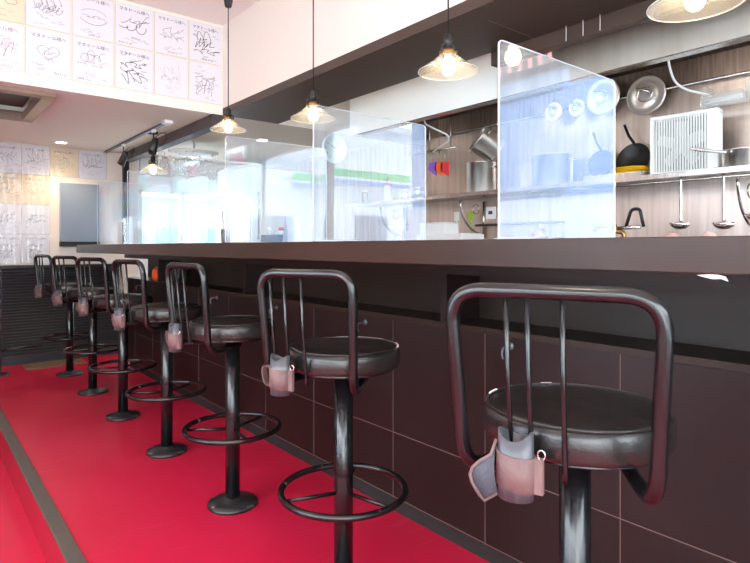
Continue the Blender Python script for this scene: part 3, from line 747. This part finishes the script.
# rails below the shelf
for z, y0, y1, lb in ((1.213, 2.12, 2.85, 'upper'), (1.105, 2.12, 2.6, 'lower')):
    tag(MB().tube([(3.30, y0, z), (3.30, y1, z)], .008, 8).tube([(3.30, y0+.01, z), (3.345, y0+.01, z)], .008, 8).tube([(3.30, y1-.01, z), (3.345, y1-.01, z)], .008, 8).build('utensil_rail', M['beam']), '%s brown utensil rail on the wall left of the nearest partition' % lb, 'rail')
# ladles
def ladle(px, label, top=177, bot=229, X=3.07):
    a = onX(px, top, X); b = onX(px-3, bot, X)
    L = 1.392-b.z
    t = thing('ladle', label, 'ladle', (X, a.y, 1.392), R(200), 'steel ladles hanging under the shelf')
    MB().tube([(0, 0, .012), (.0, 0, .016), (.008, 0, .014), (.010, 0, 0), (.004, 0, -.02), (0, 0, -L*.5), (0, 0, -L+.045), (.004, 0, -L+.03)], [.003, .004, .005, .005, .007, .0085, .009, .006], 8).build('handle', M['steel'], t)
    MB().openlathe([(0, -.034), (.024, -.031), (.044, -.018), (.055, 0), (.053, 0), (.042, -.016), (.023, -.0285), (0, -.0315)], 28, c=(.045, 0, -L+.03)).build('bowl', M['chrome'], t)
ladle(681, 'steel ladle hanging under the shelf, left of the pair right of the tap')
ladle(724, 'steel ladle hanging under the shelf, below the saucepan')
ladle(757, 'steel ladle at the right edge of the photo, only its bowl edge showing', 172, 221)
# lids hanging on the wall
def lid(px, py, rad, label, X=3.26):
    p = onX(px, py, X)
    t = thing('pot_lid', label, 'pot lid', (p.x, p.y, p.z), 0, 'pot lids hung on the kitchen wall')
    T = Matrix.Rotation(-PI/2, 4, 'Y')
    MB().lathe([(0, -.004), (rad*.93, -.004), (rad, 0), (rad, .006), (rad*.93, .008), (rad*.86, .004), (rad*.6, .012), (rad*.3, .015), (0, .016)], 48, M4=T).build('lid_disc', M['potsteel'], t)
    MB().tube([(-.016, -rad*.28, 0), (-.045, -rad*.24, .01), (-.05, 0, .02), (-.045, rad*.24, .03), (-.016, rad*.28, .03)], .007, 10).tube([(-.018+.0, rad*.36*math.cos(a), rad*.36*math.sin(a)) for a in [2*PI*i/24 for i in range(24)]], .004, 6, closed=True).build('lid_handle', M['chrome'], t)
    MB().tube([(.0, 0, rad*.9), (.0, 0, rad+.02), (XB-p.x-.003, 0, rad+.02)], .003, 6).build('hanging_hook', M['steel'], t)
lid(646, 95, .112, 'large round steel lid hanging right of the nearest partition')
lid(603, 97, .108, 'large round steel lid seen through the right edge of the nearest partition')
lid(577, 108, .055, 'small steel lid seen through the nearest partition, right of its twin')
lid(554, 112, .062, 'small steel lid seen through the nearest partition, leftmost of the lids')
tag(MB().tube([(3.32, .95, 1.945), (3.32, 3.2, 1.945)], .009, 8).tube([(3.32, 1.0, 1.945), (3.345, 1.0, 1.945)], .007, 8).tube([(3.32, 3.1, 1.945), (3.345, 3.1, 1.945)], .007, 8).build('hanging_bar', M['steel']), 'steel bar along the wall under the hood, behind the lids', 'bar')
# slatted white fan unit
fu = thing('box_fan', 'white slatted box fan standing on the kitchen shelf', 'fan', (3.10, 1.280, 1.4305), R(4))
W2, HH, D = .165, .315, .07
MB().box(0, D, -W2, W2, 0, .018).box(0, D, -W2, W2, HH-.018, HH).box(0, D, W2-.015, W2, .018, HH-.018).box(0, D, -W2, -W2+.055, .018, HH-.018).build('housing', M['white'], fu, bevel=.004)
mb = MB(); n = 20
for k in range(n):
    y = -W2+.062+k*(2*W2-.082)/(n-1); mb.box(.002, .012, y-.0034, y+.0034, .018, HH-.018)
mb.build('front_grille', M['white'], fu)
mb = MB().lathe([(0, 0), (.035, .0), (.035, .02), (0, .02)], 24, M4=Matrix.Translation((.045, .02, HH/2)) @ Matrix.Rotation(-PI/2, 4, 'Y'))
for k in range(5):
    a = 2*PI*k/5
    T = Matrix.Translation((.035, .02, HH/2)) @ Matrix.Rotation(a, 4, 'X') @ Matrix.Translation((0, 0, .075)) @ Matrix.Rotation(.5, 4, 'Z')
    mb.box(-.003, .003, -.03, .03, -.045, .045, 0, T)
mb.build('fan_rotor', M['paleg'], fu)
MB().box(.058, .066, -W2+.055, W2-.015, .018, HH-.018).build('back_plate', M['sleeve'], fu)
# saucepan
sp = thing('saucepan', 'small steel saucepan at the right end of the shelf, handle pointing left', 'saucepan', (3.12, 1.02, 1.4305))
MB().openlathe([(0, 0), (.074, 0), (.078, .006), (.080, .085), (.084, .088), (.082, .090), (.077, .086), (.075, .008), (0, .004)], 36).build('pan_body', M['potsteel'], sp)
MB().tube([(-.078, .02, .07), (-.11, .05, .075), (-.17, .12, .087), (-.20, .15, .095)], [.006, .007, .009, .007], 10).build('handle', M['chrome'], sp)
# plates + tray
tag(MB().box(-.115, .115, -.17, .17, 0, .006).box(-.115, -.111, -.17, .17, .006, .028).box(.111, .115, -.17, .17, .006, .028).box(-.10, .10, -.17, -.166, .006, .028).box(-.10, .10, .166, .17, .006, .028).build('steel_tray', M['steel'], loc=(3.14, 1.63, 1.4305)), 'shallow steel tray on the shelf beneath the yellow plates', 'tray')
for k in range(4):
    tag(MB().lathe([(0, 0), (.06, 0), (.098, .010), (.102, .0125), (.098, .0135), (.06, .004), (0, .004)], 36).build('yellow_plate', M['yellow'], loc=(3.14, 1.565+.004*(k % 2), 1.4375+.0140*k)), 'yellow plate in the shelf stack, %s' % ['lowest', 'second from the bottom', 'second from the top', 'topmost'][k], 'plate', 'stacked yellow plates')
# black pans leaning behind the plates
for k, (y, r_, l) in enumerate(((1.62, .10, 'black frying pan leaning on the wall behind the yellow plates'), (1.82, .085, 'smaller black pan leaning behind the partition edge'))):
    t = thing('frying_pan', l, 'pan', (3.275, y, 1.555), 0, 'black pans on the shelf')
    T = Matrix.Rotation(-PI/2+.25, 4, 'Y')
    MB().openlathe([(0, -.02), (r_*.75, -.02), (r_, .02), (r_*.98, .021), (r_*.73, -.016), (0, -.016)], 36, M4=T).build('pan_bowl', M['blackpan'], t)
    MB().tube([(0, 0, r_*.97), (.01, .04, r_+.05), (.02, .07, r_+.12)], .008, 8).build('handle', M['blackpan'], t)
# pots
def pot(X, y, z, r, h, label, name='stock_pot', tilt=None, mm='potsteel'):
    t = thing(name, label, 'pot', (X, y, z), 0)
    if tilt: t.rotation_euler = tilt
    MB().openlathe([(0, 0), (r*.96, 0), (r, .008), (r, h-.004), (r+.004, h), (r-.004, h), (r-.004, .01), (0, .006)], 40).build('pot_body', M[mm], t)
    for s in (1, -1):
        MB().tube(roundpath([(-.03, s*r*.99, h*.8), (-.03, s*(r+.03), h*.82), (.03, s*(r+.03), h*.82), (.03, s*r*.99, h*.8)], .012), .004, 8).build('side_handle', M['chrome'], t)
    return t
pot(3.17, 2.10, 1.4305, .125, .20, 'wide steel pot on the shelf seen through the nearest partition')
pot(3.17, 2.68, 1.4355, .105, .215, 'upright steel stock pot on the shelf between the two near partitions')
t = pot(3.2, 2.6, 1.66, .098, .17, 'open steel pot tipped on its side atop the stock pot', 'tipped_pot')
t.rotation_mode = 'QUATERNION'; t.rotation_quaternion = Vector((0, 0, 1)).rotation_difference(Vector((-.62, .42, .50)).normalized())
t.location = (3.23, 2.59, 1.725)
# white board under pots
tag(MB().box(-.13, .13, -.27, .27, 0, .0045).build('white_tray', M['white'], loc=(3.18, 2.70, 1.4305)), 'flat white board on the shelf under the steel stock pot', 'board')
# coloured scoops on a hook
for k, (px, mm, nm) in enumerate(((433, 'purple', 'purple'), (439, 'orange', 'orange'), (445, 'red', 'red'))):
    p = onX(px, 150, 3.12)
    t = thing('hanging_scoop', '%s scoop hanging left of the stock pot' % nm, 'scoop', (3.12, p.y, p.z), 0, 'coloured scoops hanging from the hook')
    MB().tube([(0, 0, 0), (0, 0, -.09)], .004, 6).build('handle', M['steel'], t)
    MB().add([(.0, -.04, -.09), (0, .045, -.09), (0, .055, -.15), (0, -.03, -.20), (.012, -.04, -.09), (.012, .045, -.09), (.012, .055, -.15), (.012, -.03, -.20)], [(0, 1, 2, 3), (7, 6, 5, 4), (0, 4, 5, 1), (1, 5, 6, 2), (2, 6, 7, 3), (3, 7, 4, 0)]).build('blade', M[mm], t, bevel=.003)
p = onX(439, 150, 3.12)
tag(MB().tube([(3.12, p.y-.18, p.z), (3.12, p.y+.35, p.z)], .007, 8).tube([(3.12, p.y+.1, p.z), (3.12, p.y+.1, 2.06)], .005, 8).tube([(3.12, p.y-.12, p.z), (3.12, p.y-.12, 2.06)], .005, 8).build('hook_rack', M['steel']), 'small steel rack hanging from the hood with coloured scoops', 'rack')
# white hose and cable
pts = [onX(424, 118, 2.9), onX(425, 124, 2.9), onX(437, 130, 2.92), onX(448, 135, 2.95), onX(449, 141, 3.0), onX(440, 147, 3.05), onX(433, 152, 3.1)]
tag(MB().tube(roundpath(pts, .03, 4), .006, 8).build('white_cable', M['white']), 'white cable drooping from the hood beside the scoops', 'cable')
pts = [onX(667, 50, 2.9), onX(669, 66, 2.95), onX(674, 82, 3.0), onX(686, 90, 3.1), onX(700, 93, 3.2), onX(712, 96, 3.24)]
tag(MB().tube(roundpath(pts, .05, 4), .006, 8).build('hood_cable', M['white']), 'white cable curving from the hood to the clear lamp', 'cable')
p = onX(723, 99, 3.22)
ul = thing('work_lamp', 'clear box-shaped work lamp on the wall above the white fan', 'lamp', (3.22, p.y, p.z))
MB().box(-.035, .035, -.10, .10, -.035, .03).build('clear_cover', M['clearpl'], ul, bevel=.008)
MB().tube([(0, -.085, 0), (0, .085, 0)], .012, 10).build('tube', M['white'], ul)
for y in (-.11, .09): MB().box(.035, .125, y, y+.02, -.01, .09).build('bracket', M['clearpl'], ul)
# back worktop, boxes, tap
bw = thing('back_worktop', 'low steel worktop along the kitchen back wall', 'worktop', (0, 0, 0))
MB().box(2.72, XB-.003, .3, 5.05, .97, 1.0).build('top', M['steel'], bw, bevel=.002)
MB().box(2.76, XB-.003, .32, 5.03, 0, .97).build('cabinet_body', M['steel'], bw)
tag(MB().box(-.11, .11, -.21, .21, 0, .135).box(-.10, .10, -.20, .20, .135, .14).build('white_container', M['white'], loc=(2.86, 2.70, 1.0), bevel=.006), 'long white container on the worktop behind the counter', 'container')
tag(MB().box(-.07, .07, -.12, .12, 0, .07).box(-.075, .075, -.125, .125, .07, .078).build('lidded_box', M['white'], loc=(2.86, 2.80, 1.1405), bevel=.004), 'smaller lidded white box standing on the long white container', 'box')
for (px, mm, nm) in ((470, 'green', 'lime green'), (456, 'white', 'white')):
    p = onX(px, 214, 3.28)
    t = thing('hanging_spatula', '%s spatula hanging from the upper brown rail' % nm, 'spatula', (3.288, p.y, 1.222), 0, 'spatulas on the brown rail')
    MB().tube([(0, 0, 0), (0, 0, -.05)], .005, 6).tube([(0, 0, 0), (0, 0, .03)], .005, 6).build('handle', M[mm], t)
    MB().box(-.003, .003, -.025, .025, .03, .10).build('blade', M[mm], t, bevel=.002)
p = onX(491, 213, XB-.006)
so = thing('wall_socket', 'white wall socket on the steel wall left of the nearest partition', 'socket', (XB-.003, p.y, p.z))
MB().box(-.008, 0, -.045, .045, -.045, .045).build('plate', M['white'], so, bevel=.002)
MB().box(-.011, -.008, -.018, .018, -.01, .015).build('outlet', M['sleeve'], so)
p = onX(624, 236, 2.95)
tp = thing('swing_tap', 'dark-handled steel tap rising behind the counter right of the partition', 'tap', (2.95, p.y, 1.0))
MB().tube(roundpath([(0, 0, 0), (0, 0, .13), (-.02, .04, .13), (-.02, .04, .17)], .02), .012, 10).build('body', M['brass'], tp)
MB().tube(roundpath([(0, .0, .15), (0, .16, .165), (0, .17, .14)], .02), .007, 10).tube([(0, -.09, .155), (0, .04, .15)], .010, 10).build('spout', M['chrome'], tp)
MB().tube(roundpath([(0, -.01, .155), (0, -.04, .25), (0, -.085, .25), (0, -.105, .155)], .02), .009, 8).build('lever', M['blackpl'], tp)
mb = MB(); rn = random.Random(5); nx = 24; ny = 5; vs = []
for i in range(nx+1):
    for j in range(ny+1):
        e = math.sin(PI*i/nx)**.5*math.sin(PI*j/ny)
        vs.append((-.08+.16*j/ny, -.30+.60*i/nx, .125*e*(.75+.3*math.sin(i*.9)+.1*rn.random())))
tag(MB().add(vs, [(i*(ny+1)+j, (i+1)*(ny+1)+j, (i+1)*(ny+1)+j+1, i*(ny+1)+j+1) for i in range(nx) for j in range(ny)], 0, True).build('pink_cloth', mat('pale_pink_cloth', srgb(232, 190, 182), .9), loc=(2.90, 1.16, 1.002)), 'crumpled pale pink cloth on the worktop right of the tap', 'cloth')
# bottle and containers seen through second partition
p = onX(388, 200, 3.1)
bt = thing('squeeze_bottle', 'white squeeze bottle with a pink cap on the shelf behind the second partition', 'bottle', (3.1, p.y, 1.4305))
MB().lathe([(0, 0), (.034, 0), (.036, .01), (.036, .11), (.026, .135), (.014, .14), (0, .14)], 24).build('bottle_body', M['white'], bt)
MB().lathe([(0, .14), (.02, .14), (.02, .165), (.008, .17), (.004, .215), (0, .215)], 20).build('cap', M['pinkcap'], bt)
for (px, r_, h_, mm, l) in ((405, .045, .075, 'potsteel', 'steel canister right of the white squeeze bottle'), (418, .045, .085, 'potsteel', 'steel canister beside the right edge of the second partition'), (365, .03, .11, 'brass', 'brown bottle left of the white squeeze bottle')):
    p = onX(px, 200, 3.15)
    o = tag(MB().lathe([(0, 0), (r_, 0), (r_, h_*.8), (r_*.9, h_), (0, h_)], 24).build('shelf_canister', M[mm], loc=(3.15, p.y, 1.4305)), l, 'canister', 'canisters on the kitchen shelf')
    MB().lathe([(0, h_), (r_*.6, h_), (r_*.6, h_+.012), (0, h_+.012)], 20).build('lid', M['white'], o)
p = onX(403, 215, 3.2)
t = thing('wooden_spoon', 'reddish wooden spoon hanging behind the second partition', 'spoon', (3.25, p.y, 1.40))
MB().tube([(0, 0, 0), (0, 0, -.16)], .006, 8).build('handle', M['brass'], t)
MB().lathe([(0, -.035), (.018, -.02), (.022, 0), (.016, .025), (0, .035)], 16, c=(0, 0, -.185), M4=Matrix.Diagonal((.35, 1, 1, 1))).build('spoon_bowl', M['strap'], t)
# tall fridge at the kitchen end
fg = thing('tall_fridge', 'tall pale steel fridge at the far end of the kitchen', 'fridge', (2.55, 5.15, 0))
MB().box(.05, .78, 0, .80, .02, 1.84).build('fridge_body', M['whitecover'], fg)
for z0, z1 in ((.1, .88), (.92, 1.80)):
    d_ = MB().box(.06, .77, -.03, -.002, z0, z1).build('fridge_door', M['whitecover'], fg, bevel=.004)
    MB().tube([(.12, -.06, z0+.2), (.12, -.06, z1-.2)], .009, 8).tube([(.12, -.06, z0+.22), (.12, -.03, z0+.22)], .007, 8).tube([(.12, -.06, z1-.22), (.12, -.03, z1-.22)], .007, 8).build('door_handle', M['steel'], d_)
# clock
p = onY(332, 150, YBULK)
p = onY(333, 149, YBULK)
ck = thing('wall_clock', 'round pale wall clock on the bulkhead behind the third pendant lamp', 'clock', (p.x, YBULK, p.z))
print('clock', p)
T = Matrix.Rotation(PI/2, 4, 'X')
MB().lathe([(0, 0), (.118, 0), (.122, .012), (.118, .03), (.108, .03), (.106, .02), (0, .02)], 48, M4=T).build('clock_case', M['clock'], ck)
mb = MB()
for k in range(12):
    a = PI/6*k; mb.text(str(k if k else 12), .03, .082*math.sin(a)-.010, .082*math.cos(a)-.010, -.0215)
mb.build('numerals', M['ink'], ck)
MB().ribbon([(0, 0), (-.035, .03)], .006, -.023).ribbon([(0, 0), (.03, .06)], .004, -.0235).build('hands', M['inkblack'], ck)

# ------------------------------------------------------------------ window stickers (seen mirrored in the partitions)
st = thing('window_sticker', 'pink and lime flower pattern sticker on the street window', 'sticker', (0, YS-.040, -.15))
def blob(cx, cz, rx, rz, pet, y):
    pts = []
    for i in range(40):
        a = 2*PI*i/40; k = 1+.18*math.cos(pet*a); pts.append((cx+rx*k*math.cos(a), cz+rz*k*math.sin(a)))
    m_ = MB(); vs = [(x, y, z) for x, z in pts]+[(x, y-.001, z) for x, z in pts]
    return m_.add(vs, [tuple(range(40)), tuple(reversed(range(40, 80)))])
blob(2.92, 2.00, .40, .36, 3, .001).build('backing', M['decal_cyan'], st)
for (x, z, r_) in ((2.72, 2.22, .13), (3.10, 2.24, .12), (2.70, 1.75, .10)): blob(x, z, r_, r_, 5, .003).build('pink_flower', M['decal_pink'], st)
for (x, z, r_) in ((2.90, 2.18, .09), (3.12, 1.95, .08)): blob(x, z, r_, r_*1.3, 2, .003).build('lime_leaf', M['decal_green'], st)
mb = MB()
for k in range(5): mb.ribbon(squiggle(random.Random(k), 2.62+.1*k, 1.9, .3, .5, 30, 2), .010, .0065)
mb.build('outline', M['ink'], st)

# ------------------------------------------------------------------ outside
GZ = -.30
tag(MB().box(-25, 30, -22, 22, GZ-.1, GZ-.001).build('street', M['asphalt']), None, None, None, 'structure')['label'] = 'pale street around the restaurant'
def building(x0, x1, y0, y1, h, mm, face, label):
    t = thing('street_building', label, 'building', ((x0+x1)/2, (y0+y1)/2, GZ))
    w, d = (x1-x0)/2, (y1-y0)/2
    MB().box(-w, w, -d, d, 0, h).build('walls', M[mm], t)
    mb = MB().box(-w-.1, w+.1, -d-.1, d+.1, h, h+.15).build('parapet', M['white'], t)
    n = max(2, int((2*w if face in 'NS' else 2*d)/1.8))
    for fl in range(max(1, int(h/2.8))):
        for k in range(n):
            if face == 'S':
                x = -w+(k+.5)*2*w/n; m_ = MB().box(x-.55, x+.55, -d-.05, -d, .6+fl*2.8, 1.7+fl*2.8)
            elif face == 'N':
                x = -w+(k+.5)*2*w/n; m_ = MB().box(x-.55, x+.55, d, d+.05, .8+fl*2.8, 2.2+fl*2.8)
            else:
                y = -d+(k+.5)*2*d/n; s_ = 1 if face == 'E' else -1
                m_ = MB().box(s_*w if s_ > 0 else -w-.05, w+.05 if s_ > 0 else -w, y-.55, y+.55, .8+fl*2.8, 2.2+fl*2.8)
            m_.build('window', M['winglass'], t)
    return t
building(6.6, 13, -14, -8.75, 4.6, 'facade', 'N', 'pale shop building across the street behind the camera')
building(-4, 5.2, -14, -9.5, 3.6, 'facade2', 'N', 'low beige building across the street behind the camera')
building(7.2, 12, -4.3, 5, 6.5, 'bluefacade', 'W', 'added blue-grey building that tones down the kitchen window reflections')  # added to dim and tint the nearest partition's reflection
tag(MB().box(7.05, 7.198, -4.3, 5, GZ, 1.75).build('added_shutter', mat('grey_shutter', srgb(178, 192, 214), .6)), 'added pale shutter along the blue-grey building, brightening its mirrored lower part', 'shutter')  # added pale band, brightens the lower part of that reflection
building(-14, -8.5, -7, 1, 3.9, 'facade2', 'E', 'beige building beyond the left window')
building(-14, -8.5, 2.2, 9, 4.8, 'facade', 'E', 'grey-blue building beyond the left window')
building(1, 9, 10.5, 14, 2.25, 'bluefacade', 'S', 'added low blue-grey building that tones down the far window')  # added to turn the far window's glare pale blue
sg = thing('shop_sign', 'long green and white shop sign across the street', 'sign', (9.4, -8.70, 2.72))
MB().box(-1.3, 1.7, 0, .12, 0, .52).build('sign_box', M['white'], sg)
MB().box(-1.3, 1.7, .121, .13, .17, .36).build('green_band', M['signgreen'], sg)
MB().box(-1.3, 1.7, .121, .13, .0, .10).build('blue_band', M['signblue'], sg)
for k, (x, y, rz) in enumerate(((8.0, -5.6, 0), (3.0, -6.0, 0))):
    t = thing('parked_car', ['white car parked across the street on the shop side', 'silver car parked across the street behind the camera'][k], 'car', (x, y, GZ), rz)
    prof = [(-2.1, .25), (-2.1, .75), (-1.9, .9), (-1.2, 1.0), (-.6, 1.42), (.9, 1.45), (1.5, 1.0), (2.0, .9), (2.1, .6), (2.1, .25)]
    n = len(prof); vs = [(a, -.8, b) for a, b in prof]+[(a, .8, b) for a, b in prof]
    MB().add(vs, [tuple(reversed(range(n))), tuple(range(n, 2*n))]+[(i, (i+1) % n, n+(i+1) % n, n+i) for i in range(n)]).build('car_body', M['white'] if k == 0 else M['steel'], t, bevel=.05)
    MB().add([(-.95, .81, 1.03), (-.55, .81, 1.34), (.85, .81, 1.36), (1.25, .81, 1.03)], [(0, 1, 2, 3)]).build('side_glass', M['winglass'], t)
    for wx in (-1.35, 1.35):
        for wy in (-.72, .82): MB().lathe([(0, -.09), (.31, -.09), (.31, .0), (0, .0)], 24, M4=Matrix.Translation((wx, wy, .31)) @ Matrix.Rotation(-PI/2, 4, 'X')).build('wheel', M['blackpl'], t)

# ------------------------------------------------------------------ light
w = bpy.data.worlds.new('world'); sc.world = w; w.use_nodes = True
nt = w.node_tree; bg = nt.nodes['Background']
tc = nt.nodes.new('ShaderNodeTexCoord'); sx = nt.nodes.new('ShaderNodeSeparateXYZ'); cr = nt.nodes.new('ShaderNodeValToRGB')
nt.links.new(tc.outputs['Generated'], sx.inputs[0]); nt.links.new(sx.outputs['Z'], cr.inputs[0]); nt.links.new(cr.outputs[0], bg.inputs[0])
cr.color_ramp.elements[0].position = .0; cr.color_ramp.elements[0].color = (1, 1, .99, 1)
cr.color_ramp.elements[1].position = .7; cr.color_ramp.elements[1].color = (.82, .91, 1, 1)
bg.inputs[1].default_value = 9.0
sl_ = bpy.data.lights.new('sun', 'SUN'); sl_.energy = 7; sl_.angle = R(1); sl_.color = (1, .97, .92)
so_ = bpy.data.objects.new('sun', sl_); col.objects.link(so_); so_.rotation_euler = Vector((.25, .35, 1)).to_track_quat('Z', 'Y').to_euler()
def portal(name, loc, rot, sx_, sy_):
    l = bpy.data.lights.new(name, 'AREA'); l.shape = 'RECTANGLE'; l.size = sx_; l.size_y = sy_; l.cycles.is_portal = True
    o = bpy.data.objects.new(name, l); col.objects.link(o); o.location = loc; o.rotation_euler = rot
portal('window_portal_left', (XL-.12, .8, 1.35), (0, -PI/2, 0), 2.0, 4.6)
portal('window_portal_front', (.75, YS-.13, 1.36), (PI/2, 0, 0), 5.0, 2.12)
portal('window_portal_kitchen', (XB+.13, -.6, 1.57), (0, PI/2, 0), 1.45, 1.8)
portal('window_portal_far', (2.53, YF+.13, 1.355), (-PI/2, 0, 0), 1.43, .61)
sc.view_settings.view_transform = 'Standard'
sc.view_settings.look = 'None'
sc.view_settings.gamma = 1
sc.view_settings.use_curve_mapping = False
sc.view_settings.exposure = 0.45
sc.cycles.max_bounces = 10
sc.cycles.transparent_max_bounces = 32
sc.cycles.sample_clamp_indirect = 6
sc.cycles.use_denoising = True
